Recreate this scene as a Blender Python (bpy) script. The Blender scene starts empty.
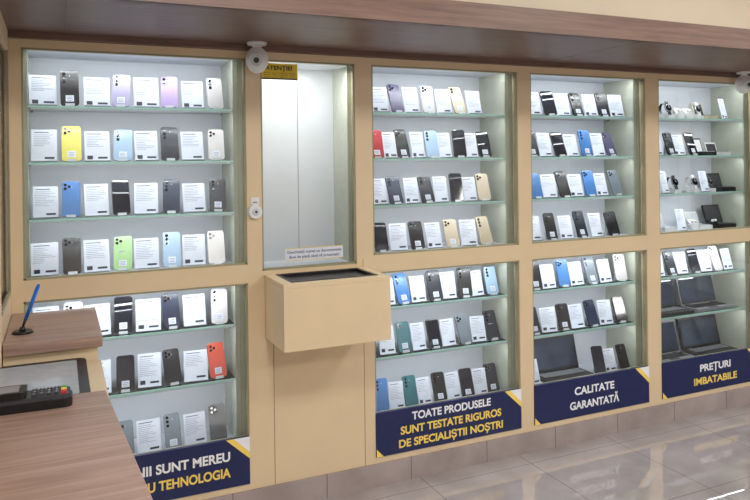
import bpy, bmesh, math, random
from mathutils import Matrix, Vector
random.seed(11)
S = bpy.context.scene
S.view_settings.view_transform = 'Standard'
COL = S.collection

def lin(c):
    return tuple(((v/255)/12.92 if v/255 <= .04045 else (((v/255)+.055)/1.055)**2.4) for v in c)

MATS = {}
def nt(name):
    m = bpy.data.materials.new(name); m.use_nodes = True
    t = m.node_tree; b = t.nodes['Principled BSDF']
    MATS[name] = m
    return m, t, b

def plain(name, rgb, rough=.5, metal=0., var=.05, scale=25, coat=0., emis=0.):
    m, t, b = nt(name)
    c = lin(rgb)
    tc = t.nodes.new('ShaderNodeTexCoord'); n = t.nodes.new('ShaderNodeTexNoise')
    n.inputs['Scale'].default_value = scale
    t.links.new(tc.outputs['Object'], n.inputs['Vector'])
    r = t.nodes.new('ShaderNodeValToRGB')
    r.color_ramp.elements[0].position = .3; r.color_ramp.elements[1].position = .7
    r.color_ramp.elements[0].color = (*[v*(1-var) for v in c], 1)
    r.color_ramp.elements[1].color = (*[min(1, v*(1+var)) for v in c], 1)
    t.links.new(n.outputs['Fac'], r.inputs['Fac'])
    t.links.new(r.outputs['Color'], b.inputs['Base Color'])
    b.inputs['Roughness'].default_value = rough
    b.inputs['Metallic'].default_value = metal
    b.inputs['Coat Weight'].default_value = coat
    if emis:
        b.inputs['Emission Color'].default_value = (*c, 1)
        b.inputs['Emission Strength'].default_value = emis
    return m

def wood(name, a, bcol, rough=.4, stretch=(1.2, 22, 22)):
    m, t, b = nt(name)
    tc = t.nodes.new('ShaderNodeTexCoord'); mp = t.nodes.new('ShaderNodeMapping')
    mp.inputs['Scale'].default_value = stretch
    n = t.nodes.new('ShaderNodeTexNoise'); n.inputs['Scale'].default_value = 2.5
    n.inputs['Detail'].default_value = 8; n.inputs['Roughness'].default_value = .65
    n.inputs['Distortion'].default_value = .4
    r = t.nodes.new('ShaderNodeValToRGB')
    r.color_ramp.elements[0].position = .3; r.color_ramp.elements[1].position = .72
    r.color_ramp.elements[0].color = (*lin(a), 1); r.color_ramp.elements[1].color = (*lin(bcol), 1)
    t.links.new(tc.outputs['Object'], mp.inputs['Vector']); t.links.new(mp.outputs['Vector'], n.inputs['Vector'])
    t.links.new(n.outputs['Fac'], r.inputs['Fac']); t.links.new(r.outputs['Color'], b.inputs['Base Color'])
    b.inputs['Roughness'].default_value = rough
    return m

def glass(name, tint=(.98, .99, .98), ior=1.45):
    m, t, b = nt(name)
    t.nodes.remove(b)
    out = t.nodes['Material Output']
    tr = t.nodes.new('ShaderNodeBsdfTransparent'); tr.inputs['Color'].default_value = (*tint, 1)
    gl = t.nodes.new('ShaderNodeBsdfGlossy'); gl.inputs['Roughness'].default_value = .02
    f = t.nodes.new('ShaderNodeFresnel'); f.inputs['IOR'].default_value = ior
    mx = t.nodes.new('ShaderNodeMixShader')
    t.links.new(f.outputs[0], mx.inputs[0]); t.links.new(tr.outputs[0], mx.inputs[1])
    t.links.new(gl.outputs[0], mx.inputs[2]); t.links.new(mx.outputs[0], out.inputs['Surface'])
    return m

def tiles(name, a, bcol, grout, size, rough, ior=1.5):
    m, t, b = nt(name)
    tc = t.nodes.new('ShaderNodeTexCoord')
    br = t.nodes.new('ShaderNodeTexBrick'); br.offset = 0; br.squash = 1
    br.inputs['Scale'].default_value = 1
    br.inputs['Brick Width'].default_value = size; br.inputs['Row Height'].default_value = size
    br.inputs['Mortar Size'].default_value = .0025; br.inputs['Mortar Smooth'].default_value = .3
    n = t.nodes.new('ShaderNodeTexNoise'); n.inputs['Scale'].default_value = 5; n.inputs['Detail'].default_value = 6
    r = t.nodes.new('ShaderNodeValToRGB')
    r.color_ramp.elements[0].position = .35; r.color_ramp.elements[1].position = .65
    r.color_ramp.elements[0].color = (*lin(a), 1); r.color_ramp.elements[1].color = (*lin(bcol), 1)
    t.links.new(tc.outputs['Object'], br.inputs['Vector']); t.links.new(tc.outputs['Object'], n.inputs['Vector'])
    t.links.new(n.outputs['Fac'], r.inputs['Fac'])
    t.links.new(r.outputs['Color'], br.inputs['Color1']); t.links.new(r.outputs['Color'], br.inputs['Color2'])
    br.inputs['Mortar'].default_value = (*lin(grout), 1)
    t.links.new(br.outputs['Color'], b.inputs['Base Color'])
    b.inputs['Roughness'].default_value = rough
    b.inputs['IOR'].default_value = ior
    return m

BEIGE = plain('beige_laminate', (222, 199, 163), .42, var=.02, scale=6)
BEIGE2 = plain('cream_paint', (228, 213, 188), .6, var=.02, scale=4)
OLIVE = plain('olive_trim', (158, 152, 122), .35)
JAMB = plain('jamb_grey_green', (174, 178, 160), .25, var=.04)
SIDE = plain('case_side', (188, 190, 174), .25, var=.04)
WHITE = plain('case_white', (222, 225, 233), .4, var=.015, scale=4)
PAPER = plain('paper_white', (228, 233, 246), .6, var=.02)
INK = plain('ink_grey', (135, 142, 158), .7)
INKD = plain('ink_dark', (50, 52, 62), .7)
SEAM = plain('seam_dark', (130, 105, 75), .7)
NAVY = plain('sign_navy', (22, 34, 82), .35, var=.05)
TWHITE = plain('sign_text_white', (240, 241, 246), .5)
TYEL = plain('sign_text_yellow', (246, 214, 105), .5)
YEL = plain('sticker_yellow', (240, 205, 60), .5)
BLACK = plain('black_plastic', (18, 18, 20), .35)
DGREY = plain('dark_grey', (58, 58, 62), .4)
MGREY = plain('silver_grey', (150, 153, 158), .35, metal=.3)
LGREY = plain('light_grey_glass', (180, 186, 192), .12)
WPLAST = plain('white_plastic', (228, 228, 228), .35)
ACR = plain('acrylic_stand', (208, 214, 220), .15)
PANEL = plain('ceiling_light_diffuser', (255, 254, 252), .5, emis=5)
GEDGE = plain('glass_edge_green', (165, 210, 195), .15, emis=.22)  # weak emission stands in for light caught in the shelf edge
LENS = plain('camera_lens_black', (12, 12, 16), .08)
CHROME = plain('chrome', (200, 200, 205), .2, metal=1)
BLUE = plain('pen_blue', (20, 110, 210), .3)
RED = plain('key_red', (210, 40, 40), .4)
GREEN = plain('key_green', (50, 160, 70), .4)
SCREEN = plain('phone_screen', (22, 26, 38), .06, coat=.5)
LSCREEN = plain('laptop_screen', (54, 66, 84), .08, coat=.5, var=.3, scale=6)
WOODC = wood('counter_wood', (134, 104, 90), (178, 149, 133), .38)
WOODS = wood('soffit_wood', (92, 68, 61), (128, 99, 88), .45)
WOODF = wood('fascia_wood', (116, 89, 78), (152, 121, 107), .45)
PANE = glass('glass_pane', ior=1.75)
SHELFG = glass('glass_shelf', (.965, .985, .975), 1.4)
FLOORM = tiles('floor_tile', (158, 149, 147), (176, 167, 165), (122, 114, 112), .6, .025, 2.2)
SKIRT = tiles('skirting_tile', (154, 141, 138), (172, 159, 156), (110, 101, 99), .45, .12)
CEIL = plain('ceiling_paint', (238, 237, 235), .8)
PLASTER = plain('plaster', (216, 213, 208), .8)
ASPH = plain('asphalt', (110, 110, 108), .9, var=.2)
LEAF = plain('foliage', (170, 165, 70), .8, var=.6, scale=3)

PC = {'k': (24, 25, 28), 'b': (70, 125, 190), 'l': (178, 170, 205), 'p': (190, 165, 215), 'w': (222, 218, 218),
      'y': (235, 222, 110), 's': (165, 192, 220), 'g': (175, 215, 150), 'n': (32, 44, 70), 't': (50, 110, 120),
      'o': (225, 90, 70), 'd': (205, 190, 165), 'r': (190, 30, 45), 'a': (120, 130, 140), 'c': (40, 44, 54), 'v': (84, 78, 110)}
PM = {k: plain('phone_body_' + k, v, .3, var=.03, coat=.1) for k, v in PC.items()}

class MB:
    def __init__(s, name):
        s.name = name; s.bm = bmesh.new(); s.mats = []
    def mi(s, m):
        if m not in s.mats: s.mats.append(m)
        return s.mats.index(m)
    def _set(s, verts, m, smooth=False):
        i = s.mi(m)
        for f in {f for v in verts for f in v.link_faces}:
            f.material_index = i; f.smooth = smooth
    def box(s, x0, x1, y0, y1, z0, z1, m, M=None):
        T = Matrix.Translation(((x0+x1)/2, (y0+y1)/2, (z0+z1)/2)) @ Matrix.Diagonal((abs(x1-x0), abs(y1-y0), abs(z1-z0), 1))
        if M is not None: T = M @ T
        r = bmesh.ops.create_cube(s.bm, size=1, matrix=T); s._set(r['verts'], m)
    def cyl(s, c, r1, r2, h, axis, m, M=None, seg=20, smooth=True):
        R = {'z': Matrix.Identity(4), 'y': Matrix.Rotation(math.pi/2, 4, 'X'), 'x': Matrix.Rotation(math.pi/2, 4, 'Y')}[axis]
        T = Matrix.Translation(c) @ R
        if M is not None: T = M @ T
        r = bmesh.ops.create_cone(s.bm, cap_ends=True, segments=seg, radius1=r1, radius2=r2, depth=h, matrix=T)
        s._set(r['verts'], m, False)
        if smooth:
            for f in {f for v in r['verts'] for f in v.link_faces}:
                if len(f.verts) == 4: f.smooth = True
    def ball(s, c, r, m, sc=(1, 1, 1), M=None):
        T = Matrix.Translation(c) @ Matrix.Diagonal((*sc, 1))
        if M is not None: T = M @ T
        q = bmesh.ops.create_uvsphere(s.bm, u_segments=24, v_segments=14, radius=r, matrix=T); s._set(q['verts'], m, True)
    def rrect(s, w, h, r, y0, y1, z0, m, M, cx=0, n=4):
        pts = []
        for (sx, sz, a0) in ((1, 1, 0), (-1, 1, 90), (-1, -1, 180), (1, -1, 270)):
            for k in range(n+1):
                a = math.radians(a0 + 90*k/n)
                pts.append((cx + sx*(w/2-r) + r*math.cos(a), z0 + h/2 + sz*(h/2-r) + r*math.sin(a)))
        A = [s.bm.verts.new(M @ Vector((x, y0, z))) for x, z in pts]
        B = [s.bm.verts.new(M @ Vector((x, y1, z))) for x, z in pts]
        i = s.mi(m); fs = [s.bm.faces.new(A), s.bm.faces.new(list(reversed(B)))]
        for k in range(len(A)):
            j = (k+1) % len(A); fs.append(s.bm.faces.new((A[j], A[k], B[k], B[j])))
        for f in fs: f.material_index = i
    def poly(s, pts, m):
        f = s.bm.faces.new([s.bm.verts.new(p) for p in pts]); f.material_index = s.mi(m)
    def done(s, parent=None, bevel=0, recalc=True):
        if recalc: bmesh.ops.recalc_face_normals(s.bm, faces=s.bm.faces)
        co = [v.co for v in s.bm.verts]
        c = Vector([(min(v[i] for v in co)+max(v[i] for v in co))/2 for i in range(3)])
        bmesh.ops.translate(s.bm, verts=s.bm.verts, vec=-c)
        me = bpy.data.meshes.new(s.name); s.bm.to_mesh(me); s.bm.free()
        for m in s.mats: me.materials.append(m)
        o = bpy.data.objects.new(s.name, me); COL.objects.link(o)
        if parent is None: o.location = c
        else:
            o.parent = parent; o.location = c - parent.location
        if bevel:
            b = o.modifiers.new('bevel', 'BEVEL'); b.width = bevel; b.segments = 2; b.limit_method = 'ANGLE'
        return o

def empty(name, loc):
    e = bpy.data.objects.new(name, None); e.location = loc; e.empty_display_size = .1; COL.objects.link(e); return e

def text(body, X, y, Z, cap, m, parent, width=None, name='lettering', bold=.03):
    cu = bpy.data.curves.new(name, 'FONT'); cu.body = body; cu.size = 1; cu.align_x = 'CENTER'
    cu.extrude = .004; cu.offset = bold; cu.materials.append(m)
    o = bpy.data.objects.new(name, cu); COL.objects.link(o)
    bpy.context.view_layer.update()
    sy = cap/.7
    sx = (width/o.dimensions.x) if width else sy
    o.rotation_euler = (math.pi/2, 0, 0); o.scale = (sx, sy, sy)
    o.location = Vector((X, y, Z)) - parent.location
    o.parent = parent
    return o

# ------------------------------------------------------------------ room shell
f = MB('floor'); f.box(-2.5, 7, -5.5, .45, -.1, 0, FLOORM); f.done()
f = MB('ceiling'); f.box(-2.5, 7, -5.5, .45, 2.75, 2.85, CEIL); f.done()

CASES = [(-.131, .783), (1.412, 2.28), (2.366, 3.206), (3.311, 4.16)]
ZT, ZM1, ZM0, ZB = 2.075, 1.135, 1.05, .14
w = MB('wall_back')
w.box(-.20, 7, 0, .05, ZT, 2.135, BEIGE)
for a, b in ((-.20, -.131), (2.28, 2.366), (3.206, 3.311), (4.16, 7)):
    w.box(a, b, 0, .05, .11, ZT, BEIGE)
w.box(.783, .852, 0, .05, .11, ZT, BEIGE)
w.box(1.322, 1.412, 0, .05, .11, ZT, BEIGE)
w.box(.852, 1.322, 0, .05, .11, 1.10, BEIGE)
for a, b in CASES:
    w.box(a, b, 0, .05, ZM0, ZM1, BEIGE)
    w.box(a, b, 0, .05, .11, ZB, BEIGE)
for X in (.90, 1.355):
    w.box(X-.0012, X+.0012, -.0008, .002, .11, 1.06 if X < 1 else 1.12, SEAM)
w.box(-2.5, 7, .36, .45, 0, 2.75, PLASTER)
w.box(-2.5, -.2, 0, .05, 0, 2.135, BEIGE)
w.done()
b = MB('baseboard_back'); b.box(-.2, 7, -.012, .05, 0, .11, SKIRT); b.done()

s = MB('trim_soffit')
P = -.73
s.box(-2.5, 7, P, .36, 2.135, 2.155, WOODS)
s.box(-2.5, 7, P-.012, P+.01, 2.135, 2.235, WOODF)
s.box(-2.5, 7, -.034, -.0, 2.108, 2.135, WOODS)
for X in (.03, 2.45, 4.9):
    s.box(X-.0015, X+.0015, P, 0, 2.1343, 2.1352, BLACK)
s.done()
s = MB('trim_bulkhead'); s.box(-2.5, 7, P+.01, .36, 2.155, 2.75, BEIGE2); s.done()

wr = MB('wall_right')
wr.box(7, 7.1, -5.5, .45, 0, .4, PLASTER); wr.box(7, 7.1, -5.5, .45, 2.4, 2.75, PLASTER)
for a, b_ in ((-5.5, -5.2), (-3.15, -3.0), (-.8, .45)):
    wr.box(7, 7.1, a, b_, .4, 2.4, PLASTER)
wr.done()
for i, (a, b_) in enumerate(((-5.2, -3.15), (-3.0, -.8))):
    g = MB('window_%d' % (i+1))
    for q in ((a, a+.05, .4, 2.4), (b_-.05, b_, .4, 2.4), (a, b_, .4, .45), (a, b_, 2.35, 2.4)):
        g.box(7.01, 7.07, q[0], q[1], q[2], q[3], DGREY)
    g.box(7.035, 7.04, a+.05, b_-.05, .45, 2.35, PANE)
    g.done()
wl = MB('wall_left'); wl.box(-2.6, -2.5, -5.5, .45, 0, 2.75, PLASTER); wl.done()
wf = MB('wall_front'); wf.box(-2.5, 7, -5.6, -5.5, 0, 2.75, PLASTER); wf.done()
g = MB('street_ground'); g.box(7.1, 22, -14, 8, -.15, -.02, ASPH); g.done()
h = MB('hedge')
for k in range(26):
    h.ball((13+random.uniform(-.6, .6), -13+k*.8, random.uniform(.7, 1.6)), random.uniform(.8, 1.5), LEAF)
h.done()

p = MB('partition_frame')
p.box(-.2, -.175, -.56, -.001, 0, 1.10, BEIGE)
p.box(-.2, -.175, -.56, -.001, 2.05, 2.134, BEIGE)
p.box(-.2, -.175, -.05, -.001, 1.10, 2.05, BEIGE)
p.box(-.2, -.175, -.56, -.52, 1.10, 2.05, BEIGE)
p.box(-.19, -.186, -.52, -.05, 1.10, 2.05, PANE)
p.box(-.178, -.172, -.52, -.05, 1.10, 1.115, OLIVE)
p.box(-.178, -.172, -.062, -.05, 1.10, 2.05, OLIVE)
p.done()

# ------------------------------------------------------------------ display cases
DEP = .30
def area(name, loc, sx, sy, power, color=(1, 1, 1), rot=(0, 0, 0)):
    l = bpy.data.lights.new(name, 'AREA'); l.shape = 'RECTANGLE'; l.size = sx; l.size_y = sy
    l.energy = power; l.color = color
    o = bpy.data.objects.new(name, l); o.location = loc; o.rotation_euler = rot; COL.objects.link(o); return o

SHU = (1.375, 1.61, 1.845); SHL = (.86, .61)
def build_case(a0, b0, lows=SHL):
    e = empty('display_case', ((a0+b0)/2, .15, .0))
    a, b = a0+.02, b0-.048          # inner carcass is narrower than the opening
    c = MB('carcass')
    for z0, z1 in ((ZM1-.02, ZT+.02), (.30, ZM0+.02)):
        c.box(a, b, DEP, DEP+.015, z0, z1, WHITE)
        c.box(a-.018, a, .051, DEP, z0, z1, SIDE)
        c.box(b, b+.018, .051, DEP, z0, z1, SIDE)
        c.box(a0, a+.001, .046, .056, z0, z1, JAMB)
        c.box(b-.001, b0, .046, .056, z0, z1, JAMB)
        c.box(b+.020, b+.023, .0445, .047, z0, z1, OLIVE)
        c.box(a, b, .05, DEP, z1-.02, z1-.005, WHITE)
        c.box(a, b, .05, DEP, z0, z0+.02, WHITE)
    c.done(e)
    sh = MB('glass_shelves')
    for z in list(SHU) + list(lows):
        sh.box(a+.002, b-.002, .055, DEP-.002, z-.008, z, SHELFG)
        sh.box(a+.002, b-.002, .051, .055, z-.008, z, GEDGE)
    sh.done(e)
    t = MB('shelf_brackets')
    for z in list(SHU) + list(lows):
        for X in (a+.010, b-.010):
            for y in (.10, .25):
                t.cyl((X, y, z-.012), .006, .006, .008, 'z', CHROME, seg=10)
    t.done(e)
    t = MB('pane_trim')
    for z0, z1 in ((ZM1, ZT), (.345, ZM0)):
        t.box(a0, a0+.008, .004, .03, z0, z1, OLIVE); t.box(b0-.008, b0, .004, .03, z0, z1, OLIVE)
        t.box(a0, b0, .004, .03, z1-.008, z1, OLIVE); t.box(a0, b0, .004, .03, z0, z0+.008, OLIVE)
    t.done(e)
    gl = MB('glass_pane')
    for z0, z1 in ((ZM1, ZT), (.345, ZM0)):
        gl.poly([(a0, .017, z0), (b0, .017, z0), (b0, .017, z1), (a0, .017, z1)], PANE)
    gl.done(e, recalc=False)
    L = MB('led_and_fill_strip')
    cx = (a+b)/2
    tiers = [(ZT+.001, 1.35, .034), (ZM0+.001, 1.15, .034)] + [(z-.010, .76, .052) for z in list(SHU)+list(lows)]  # case-top LEDs; the strips under each shelf are added to even the light
    for z, pw, y in tiers:
        L.box(a+.01, b-.01, y, y+.010, z-.006, z+.001, ACR)
        o = area('led_and_fill_light', (cx, y+.006, z-.008), (b-a)*.94, .008, pw, (.91, .965, 1.0), (math.radians(20), 0, 0))
        o.parent = e; o.location = Vector(o.location) - Vector(e.location)
    L.done(e)
    return e
for a, b in CASES: build_case(a, b)

e = empty('service_window', (1.087, .15, 1.1))
NI = plain('niche_gloss', (214, 217, 222), .18, var=.02, scale=3)
c = MB('niche')
c.box(.852, 1.322, DEP, DEP+.015, 1.08, 2.09, NI)
c.box(.837, .852, .05, DEP, 1.08, 2.09, SIDE); c.box(1.322, 1.337, .05, DEP, 1.08, 2.09, SIDE)
c.box(1.30, 1.322, .046, .056, 1.1, 2.08, JAMB)
c.box(.852, 1.322, .05, DEP, 2.075, 2.09, WHITE); c.box(.852, 1.322, .05, DEP, 1.085, 1.10, WHITE)
c.box(1.125, 1.128, DEP-.002, DEP, 1.10, 2.075, MGREY)
c.done(e)
t = MB('pane_trim')
t.box(.852, .860, .004, .03, 1.10, ZT, OLIVE); t.box(1.314, 1.322, .004, .03, 1.10, ZT, OLIVE)
t.box(.852, 1.322, .004, .03, ZT-.008, ZT, OLIVE); t.box(.852, 1.322, .004, .03, 1.10, 1.110, OLIVE)
t.done(e)
gl = MB('glass_pane'); gl.poly([(.852, .017, 1.1), (1.322, .017, 1.1), (1.322, .017, ZT), (.852, .017, ZT)], PANE); gl.done(e, recalc=False)
o = area('niche_fill_light', (1.087, .06, 2.05), .35, .03, 2.2, (.95, .98, 1), (math.radians(12), 0, 0)); o.parent = e; o.location = Vector(o.location)-Vector(e.location)  # added fill inside the niche, which has no lamp of its own

e = empty('warning_sticker', (.945, 0, 2.02))
k = MB('label'); k.box(.862, 1.035, .012, .014, 1.985, 2.06, YEL); k.box(.862, 1.035, .0112, .012, 1.985, 1.992, INKD); k.done(e)
text('ATENȚIE!', .945, .011, 2.03, .018, INKD, e, .13)
for i in range(3): text('Spatiu supravegheat video', .948, .011, 2.013-i*.009, .005, INKD, e, .15, bold=0)
e = empty('notice_sticker', (1.11, 0, 1.17))
k = MB('label'); k.box(.965, 1.255, .012, .014, 1.135, 1.195, PAPER); k.box(.965, 1.255, .0112, .012, 1.135, 1.138, YEL); k.box(.965, 1.255, .0112, .012, 1.192, 1.195, YEL); k.done(e)
text('Deschideți numai cu documentele', 1.11, .011, 1.170, .013, INKD, e, .27, bold=.01)
text('Buni de plată când vă prezentați!', 1.11, .011, 1.147, .013, INKD, e, .25, bold=.01)

d = MB('deposit_box')
x0, x1, y0, y1, z0, z1 = .86, 1.36, -.30, -.0015, .795, 1.083
d.box(x0, x1, y0, y1, z0, z1-.02, BEIGE)
d.box(x0, x1, y0, y0+.04, z1-.02, z1, BEIGE); d.box(x0, x1, y1-.03, y1, z1-.02, z1, BEIGE)
d.box(x0, x0+.05, y0+.04, y1-.03, z1-.02, z1, BEIGE); d.box(x1-.05, x1, y0+.04, y1-.03, z1-.02, z1, BEIGE)
d.box(x0+.05, x1-.05, y0+.04, y1-.03, z1-.0195, z1-.012, DGREY)
for q in ((x0+.045, x1-.045, y0+.035, y0+.05), (x0+.045, x1-.045, y1-.04, y1-.025), (x0+.045, x0+.06, y0+.035, y1-.025), (x1-.06, x1-.045, y0+.035, y1-.025)):
    d.box(q[0], q[1], q[2], q[3], z1-.01, z1+.003, BLACK)
d.done(bevel=.002)

def sign(a, b, lines, ztop=.355):
    e = empty('slogan_sign', ((a+b)/2, 0, .14))
    k = MB('board'); k.box(a+.002, b-.002, -.006, .012, .14, ztop, NAVY)
    y = -.0068
    k.poly([(b-.002, y, ztop), (b-.11, y, ztop), (b-.002, y, ztop-.10)], TYEL)
    k.poly([(b-.002, y-.0004, ztop), (b-.075, y-.0004, ztop), (b-.002, y-.0004, ztop-.07)], TWHITE)
    k.poly([(a+.002, y, .14), (a+.04, y, .14), (a+.002, y, .18)], TYEL)
    k.done(e, recalc=False)
    for (s_, X, Z, cap, wd, m) in lines: text(s_, X, -.0085, Z, cap, m, e, wd)
sign(-.131, .783, [('ROMÂNII SUNT MEREU', .41, .262, .040, .56, TWHITE), ('LA CURENT CU TEHNOLOGIA', .36, .190, .040, .66, TYEL)])
sign(1.412, 2.28, [('TOATE PRODUSELE', 1.845, .297, .038, .47, TWHITE), ('SUNT TESTATE RIGUROS', 1.845, .232, .038, .60, TYEL), ('DE SPECIALIȘTII NOȘTRI', 1.845, .167, .038, .62, TYEL)])
sign(2.366, 3.206, [('CALITATE', 2.786, .265, .042, .29, TWHITE), ('GARANTATĂ', 2.786, .185, .042, .36, TWHITE)])
sign(3.311, 4.16, [('PREȚURI', 3.76, .265, .042, .27, TWHITE), ('IMBATABILE', 3.76, .185, .042, .38, TYEL)])

# ------------------------------------------------------------------ merchandise
def place(X, y, z, lean, yaw=0):
    return Matrix.Translation((X, y, z)) @ Matrix.Rotation(yaw, 4, 'Z') @ Matrix.Rotation(-math.radians(lean), 4, 'X')

def phone(mb, X, z, col, w=.076, h=.158, y=.075):
    h *= random.uniform(.93, 1.03); w *= random.uniform(.93, 1.02)
    M = place(X + random.uniform(-.005, .005), y+random.uniform(-.004, .012), z+.006, random.uniform(17, 25), random.uniform(-.2, .12)) @ Matrix.Rotation(random.uniform(-.04, .04), 4, 'Y')
    body = PM[col]; th = .009
    mb.rrect(w, h, .012, 0, th, 0, body, M)
    scr = (col in 'kcn') and random.random() < .35
    if scr:
        mb.rrect(w*.93, h*.965, .010, -.0008, 0, h*.018, SCREEN, M)
        mb.cyl((0, -.0012, h*.95), .002, .002, .001, 'y', LENS, M, 8)
    else:
        if random.random() < .5:
            for k in range(3):
                mb.cyl((-w*.28, -.0015, h*(.90-.115*k)), .0068, .0062, .003, 'y', LENS, M, 12)
                mb.cyl((-w*.28, -.0002, h*(.90-.115*k)), .0082, .0082, .0016, 'y', CHROME if col in 'wdls' else body, M, 12)
        else:
            mb.rrect(w*.46, w*.48, .009, -.002, 0, h*.97-w*.50, body if col not in 'kc' else DGREY, M, cx=-w*.22)
            for dx, dz in ((-.32, .90), (-.32, .79), (-.12, .845)):
                mb.cyl((w*dx, -.003, h*dz), .0066, .006, .003, 'y', LENS, M, 12)
        mb.cyl((w*.02, -.0006, h*.84), .002, .002, .001, 'y', WPLAST, M, 8)
    if random.random() < .6:
        mb.box(-.016, .016, -.0012, -.0008, h*.10, h*.28, PAPER, M)
        for q in range(3): mb.box(-.012, .010, -.0016, -.0012, h*(.13+.045*q), h*(.143+.045*q), INK, M)
    mb.box(-.018, .018, -.006, .012, -.006, -.001, ACR, M)
    mb.box(-.018, .018, -.007, -.005, -.006, .006, ACR, M)
    N = place(X, y+.055, z, -8)
    mb.box(-.014, .014, 0, .003, 0, .085, ACR, N)

def card(mb, X, z, w=.10, h=.142, y=.09):
    M = place(X + random.uniform(-.004, .004), y+random.uniform(-.004, .008), z+.001, 15, random.uniform(-.12, .10))
    w *= random.uniform(.88, .97); h *= random.uniform(.95, 1.02)
    mb.box(-w/2, w/2, 0, .003, 0, h, PAPER, M)
    mb.box(-w/2, w/2, -.022, 0, 0, .002, ACR, M)
    mb.box(-w*.40, w*.18, -.0006, 0, h*.90, h*.92, INKD, M)
    n = random.choice((7, 8, 9, 10))
    for i in range(n):
        zz = h*(.83-.055*i)
        mb.box(-w*.42, w*random.uniform(-.05, .40), -.0006, 0, zz, zz+h*.010, INK, M)
    if random.random() < .5: mb.box(-w*.40, -w*.18, -.0006, 0, h*.08, h*.20, INKD, M)
    mb.box(w*.02, w*.40, -.0006, 0, h*.10, h*.16, INKD, M)

def row(case_i, z, pattern, xs=None, cw=None):
    a, b = CASES[case_i]
    ph = MB('smartphone_row'); cd = MB('price_card_row')
    n = len(pattern)
    if xs is None: xs = (a+.065, b-.10)
    np_, nc = 0, 0
    for i, ch in enumerate(pattern):
        X = xs[0] + (xs[1]-xs[0])*i/(n-1)
        if ch == 'C': card(cd, X, z, cw or min(.105, (xs[1]-xs[0])/(n-1)*1.02)); nc += 1
        elif ch == '_': pass
        else: phone(ph, X, z, ch); np_ += 1
    (ph.done() if np_ else ph.bm.free()); (cd.done() if nc else cd.bm.free())

X1 = (-.05, .665)
row(0, 1.845, 'CkClCpCw', X1, .11); row(0, 1.61, 'CyCsCcCw', X1, .11)
row(0, 1.375, 'CbCkCnCc', X1, .11); row(0, 1.135, 'CkCgCsCw', X1, .11)
row(0, .86, 'CwCcCnCw', X1, .11); row(0, .61, 'CkCkCkCo', X1, .11); row(0, .32, 'CaCaCaCc', X1, .11)
row(1, 1.845, 'CvCwCdC', (1.505, 2.07)); row(1, 1.61, 'rCkCsCkCk', (1.476, 2.13))
row(1, 1.375, 'CnCcCkCd', (1.505, 2.12)); row(1, 1.135, 'kCkCdCd', (1.50, 2.13))
row(1, .86, 'CbCcCkCs', (1.53, 2.17)); row(1, .61, 'CtCkCaCc', (1.53, 2.17)); row(1, .32, 'bCtCkCkCc', (1.49, 2.17))
row(2, 1.845, 'CkCkCkC', (2.46, 3.08)); row(2, 1.61, 'cCkCbCv', (2.45, 3.03))
row(2, 1.375, 'bCkCbCa', (2.47, 3.06)); row(2, 1.135, 'CkCcCk', (2.46, 3.03))
row(2, .86, 'kCbCaCw', (2.45, 3.08)); row(2, .61, 'cCkCnCk', (2.45, 3.08))

def laptop(X, z, w=.33, y=.08, yaw=0, scr=LSCREEN, deck=BLACK):
    mb = MB('laptop')
    M = Matrix.Translation((X, y, z)) @ Matrix.Rotation(yaw, 4, 'Z')
    mb.box(-w/2, w/2, 0, .13, 0, .016, deck, M)
    mb.box(-w*.44, w*.44, .045, .118, .016, .018, DGREY, M)
    for r_ in range(4):
        for c_ in range(12):
            xx = -w*.43 + c_*w*.86/12
            mb.box(xx+.002, xx+w*.86/12-.002, .047+r_*.0175, .062+r_*.0175, .018, .0205, MGREY if deck is BLACK else BLACK, M)
    mb.box(-w*.12, w*.12, .008, .038, .016, .0172, DGREY, M)
    L = M @ Matrix.Translation((0, .13, .014)) @ Matrix.Rotation(-math.radians(14), 4, 'X')
    mb.rrect(w, .205, .008, 0, .008, 0, deck, L)
    mb.box(-w*.475, w*.475, -.001, 0, .010, .196, BLACK, L)
    mb.box(-w*.45, w*.45, -.0016, -.001, .020, .188, scr, L)
    mb.cyl((-w*.35, .132, .014), .007, .007, .04, 'x', DGREY, M, 10); mb.cyl((w*.35, .132, .014), .007, .007, .04, 'x', DGREY, M, 10)
    return mb.done()
def watch(mb, X, z, col=BLACK):
    M = place(X, .11, z+.04, 20)
    mb.box(X-.026, X+.026, .085, .15, z, z+.022, WPLAST)
    mb.box(X-.022, X+.022, .11, .15, z+.022, z+.034, WPLAST)
    mb.cyl((0, -.008, .026), .025, .025, .012, 'y', CHROME, M, 24)
    mb.cyl((0, -.015, .026), .021, .021, .002, 'y', LENS, M, 24)
    mb.box(-.0008, .0008, -.0168, -.016, .026, .041, PAPER, M); mb.box(0, .010, -.0168, -.016, .0255, .027, PAPER, M)
    mb.box(-.012, .012, -.010, -.006, .046, .072, col, M); mb.box(-.012, .012, -.010, -.006, -.022, .006, col, M)
    r = .040; n = 16
    for i in range(n):
        a0 = math.radians(-90+i*304/n); a1 = math.radians(-90+(i+1)*304/n)
        p0 = Vector((0, .026+r*math.cos(a0)*.8, .026+r*math.sin(a0)*1.1)); p1 = Vector((0, .026+r*math.cos(a1)*.8, .026+r*math.sin(a1)*1.1))
        if p0.y < -.006 or p1.y < -.006: continue
        q = [(-.012, p0), (.012, p0), (.012, p1), (-.012, p1)]
        f_ = mb.bm.faces.new([mb.bm.verts.new(M @ (v + Vector((sx, 0, 0)))) for sx, v in q]); f_.material_index = mb.mi(col)
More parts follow.
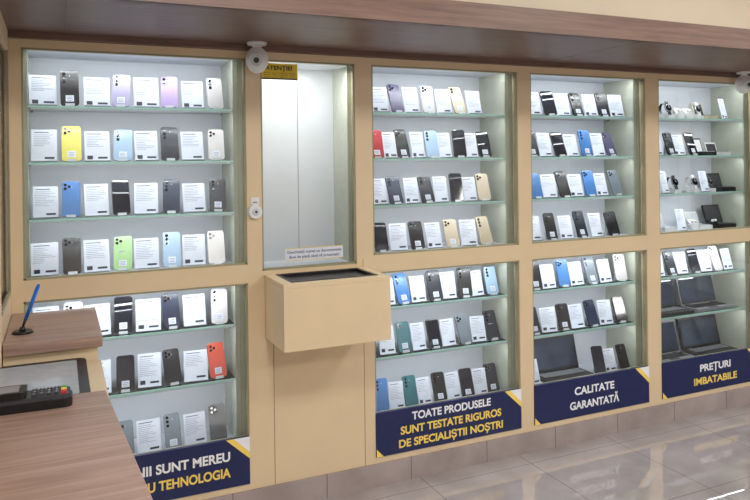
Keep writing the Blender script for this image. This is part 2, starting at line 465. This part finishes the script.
def obox(mb, X, z, m, w=.11, h=.06, d=.10, inner=ACR):
    mb.box(X-w/2, X+w/2, .08, .08+d, z, z+.025, m); mb.box(X-w/2+.008, X+w/2-.008, .088, .072+d, z+.025, z+.028, inner)
    L = place(X, .08+d, z+.02, 18); mb.box(-w/2, w/2, 0, .012, 0, h+.04, m, L)
    mb.box(-w/2+.008, w/2-.008, -.001, 0, .008, h+.03, inner, L)
def buds(mb, X, z, m):
    mb.rrect(.06, .045, .02, 0, .024, 0, m, place(X, .09, z, 0)); mb.rrect(.06, .03, .013, 0, .022, 0, m, place(X, .112, z+.042, 30))
    for dx in (-.013, .013):
        mb.ball((X+dx, .098, z+.052), .009, WPLAST); mb.cyl((X+dx, .096, z+.042), .003, .003, .02, 'z', WPLAST, seg=8)

wt = MB('smartwatch_row')
for X, c_ in ((3.385, PM['d']), (3.56, BLACK), (3.73, PM['w']), (3.87, DGREY)): watch(wt, X, 1.375, c_)
wt.done()
wt = MB('smartwatch_row')
for X, c_ in ((3.51, BLACK), (3.77, PM['w'])): watch(wt, X, 1.845, c_)
wt.done()
gb = MB('gift_box_row')
obox(gb, 3.395, 1.845, WPLAST, .09); obox(gb, 3.87, 1.845, PM['d'], .09, inner=BLACK); obox(gb, 4.01, 1.375, BLACK, .13, inner=DGREY)
obox(gb, 3.84, 1.61, BLACK, .12, inner=WPLAST); obox(gb, 3.98, 1.61, WPLAST, .10, .03, inner=DGREY)
obox(gb, 4.0, 1.135, BLACK, .15, .09, inner=DGREY); obox(gb, 3.49, 1.135, WPLAST, .10, .05); obox(gb, 3.80, 1.135, WPLAST, .11, .05)
gb.done()
bb = MB('earbuds_row'); buds(bb, 3.71, 1.135, WPLAST); buds(bb, 3.89, 1.135, BLACK); bb.done()
bb = MB('earbuds_row'); buds(bb, 3.60, 1.845, WPLAST); buds(bb, 3.68, 1.845, WPLAST); bb.done()
row(3, 1.61, 'CkCk', (3.40, 3.70)); row(3, 1.135, 'C__C', (3.39, 3.60)); row(3, 1.845, 'C_', (4.0, 4.06))
row(3, 1.375, 'C_C', (3.47, 3.81), .065)
row(3, .86, 'CcCkCwC', (3.39, 4.02))
laptop(3.515, .61); laptop(3.88, .61, .33, deck=MGREY)
laptop(3.515, .32, .33, .06, deck=MGREY); laptop(3.90, .32, .35)
laptop(2.69, .32, .34)
row(2, .32, 'C____kCk', (2.45, 3.10))

# ------------------------------------------------------------------ security cameras and sensor
def cctv(X, y=-.085, zt=2.135):
    mb = MB('security_camera')
    mb.cyl((X, y, zt-.006), .042, .045, .012, 'z', WPLAST, seg=28)
    mb.cyl((X, y, zt-.022), .016, .022, .024, 'z', WPLAST)
    mb.ball((X, y, zt-.078), .055, WPLAST, (.92, .95, 1.08))
    M = Matrix.Translation((X, y, zt-.075)) @ Matrix.Rotation(math.radians(-18), 4, 'Z') @ Matrix.Rotation(math.radians(12), 4, 'X')
    mb.cyl((0, -.042, 0), .034, .030, .02, 'y', WPLAST, M, 28)
    mb.cyl((0, -.051, 0), .027, .027, .006, 'y', ACR, M, 28)
    mb.cyl((0, -.054, 0), .013, .012, .006, 'y', DGREY, M, 20)
    mb.done()
cctv(.815); cctv(3.95)
mb = MB('door_sensor')
mb.cyl((.818, -.012, 1.375), .033, .030, .024, 'y', WPLAST, seg=28)
mb.cyl((.818, -.026, 1.375), .017, .015, .006, 'y', ACR, seg=24)
mb.cyl((.818, -.030, 1.375), .006, .006, .004, 'y', DGREY, seg=12)
mb.box(.80, .838, -.006, -.0005, 1.405, 1.44, WPLAST)
mb.box(.808, .83, -.0068, -.006, 1.414, 1.420, INK)
mb.done()

# ------------------------------------------------------------------ counters
e = empty('service_counter', (-.2, -1.2, 0))
c = MB('upper_top'); c.box(-.172, .135, -.54, -.004, .968, 1.006, WOODC); c.done(e, bevel=.002)
c = MB('upper_body'); c.box(-.172, .12, -.52, -.014, 0, .968, BEIGE); c.done(e)
c = MB('middle_body'); c.box(-.9, .128, -.99, -.545, 0, .925, BEIGE); c.done(e)
c = MB('lower_top'); c.box(-1.1, .145, -2.15, -.985, .912, .95, WOODC)
for v in c.bm.verts:
    if v.co.x > 0: v.co.x = .118 + (-.985 - v.co.y)*.058
c.done(e, bevel=.002)
c = MB('lower_body'); c.box(-1.05, .10, -2.1, -.995, 0, .912, BEIGE); c.done(e)
c = MB('display_top_frame')
RX = Matrix.Translation((-.25, -.768, .925)) @ Matrix.Rotation(math.pi/2, 4, 'X') @ Matrix.Translation((0, 0, -.2175))
c.rrect(.66, .435, .03, 0, .016, 0, BLACK, RX, n=6)
c.rrect(.60, .375, .01, .016, .0175, .03, LGREY, RX, n=6)
c.done(e)

R = Matrix.Translation((-.065, -1.05, .951)) @ Matrix.Rotation(math.radians(-2), 4, 'Z')
mb = MB('card_reader')
L0 = .19
def flat(M, h):
    return M @ Matrix.Translation((0, 0, h)) @ Matrix.Rotation(math.pi/2, 4, 'X')
# local slab y is up after rotation
mb.rrect(L0, .082, .018, 0, .022, -.041, BLACK, flat(R, 0), n=6)
mb.rrect(L0-.012, .074, .016, .022, .034, -.037, DGREY, flat(R, 0), n=6)
mb.rrect(.075, .078, .012, .034, .052, -.039, BLACK, flat(R, 0), cx=-.055, n=5)
mb.box(-.085, -.035, -.028, .028, .052, .0532, MGREY, R)
for i in range(5):
    for j in range(3):
        m = DGREY
        if i == 4: m = (RED, YEL, GREEN)[j]
        mb.box(-.005+i*.018, .008+i*.018, -.028+j*.02, -.013+j*.02, .034, .040, m, R)
        if i < 4: mb.box(.000+i*.018, .003+i*.018, -.022+j*.02, -.019+j*.02, .040, .0405, PAPER, R)
mb.done(bevel=.001)

mb = MB('pen_on_stand')
mb.cyl((-.12, -.37, 1.011), .036, .030, .008, 'z', BLACK, seg=28)
mb.cyl((-.12, -.37, 1.020), .012, .008, .016, 'z', BLACK)
Pm = Matrix.Translation((-.12, -.37, 1.026)) @ Matrix.Rotation(math.radians(20), 4, 'Y')
mb.cyl((0, 0, .016), .003, .006, .034, 'z', BLACK, Pm)
mb.cyl((0, 0, .090), .0065, .0065, .115, 'z', BLUE, Pm)
mb.cyl((0, 0, .152), .0065, .004, .012, 'z', BLUE, Pm)
mb.box(-.0015, .0015, -.012, -.007, .115, .155, BLUE, Pm)
mb.done()

# ------------------------------------------------------------------ lighting
for i, (X, Y) in enumerate(((.6, -2.2), (2.8, -2.2), (5.2, -2.2), (.6, -4.3), (2.8, -4.3), (5.2, -4.3))):
    c = MB('ceiling_light'); c.box(X-.3, X+.3, Y-.3, Y+.3, 2.735, 2.7495, WPLAST); c.box(X-.27, X+.27, Y-.27, Y+.27, 2.730, 2.735, PANEL)
    o = c.done()
    l = area('lamp', (X, Y, 2.725), .54, .54, 25, (1, .98, .955)); l.parent = o; l.location = Vector(l.location)-o.location
wd = bpy.data.worlds.new('World'); S.world = wd; wd.use_nodes = True
t = wd.node_tree; bg = t.nodes['Background']
sk = t.nodes.new('ShaderNodeTexSky'); sk.sky_type = 'HOSEK_WILKIE'; sk.turbidity = 4; sk.sun_direction = (-.4, .5, .75)
t.links.new(sk.outputs[0], bg.inputs['Color']); bg.inputs['Strength'].default_value = 1.7

# ------------------------------------------------------------------ camera
cam = bpy.data.cameras.new('Camera'); co = bpy.data.objects.new('Camera', cam); COL.objects.link(co)
cam.sensor_width = 36; cam.lens = 33.6; cam.shift_y = -89/750; cam.clip_start = .05
th = math.radians(24.38)
co.matrix_world = Matrix.Translation((0, -3.146, 1.6)) @ Matrix.Rotation(-th, 4, 'Z') @ Matrix.Rotation(math.pi/2, 4, 'X') @ Matrix.Rotation(-.012, 4, 'Z')
S.camera = co
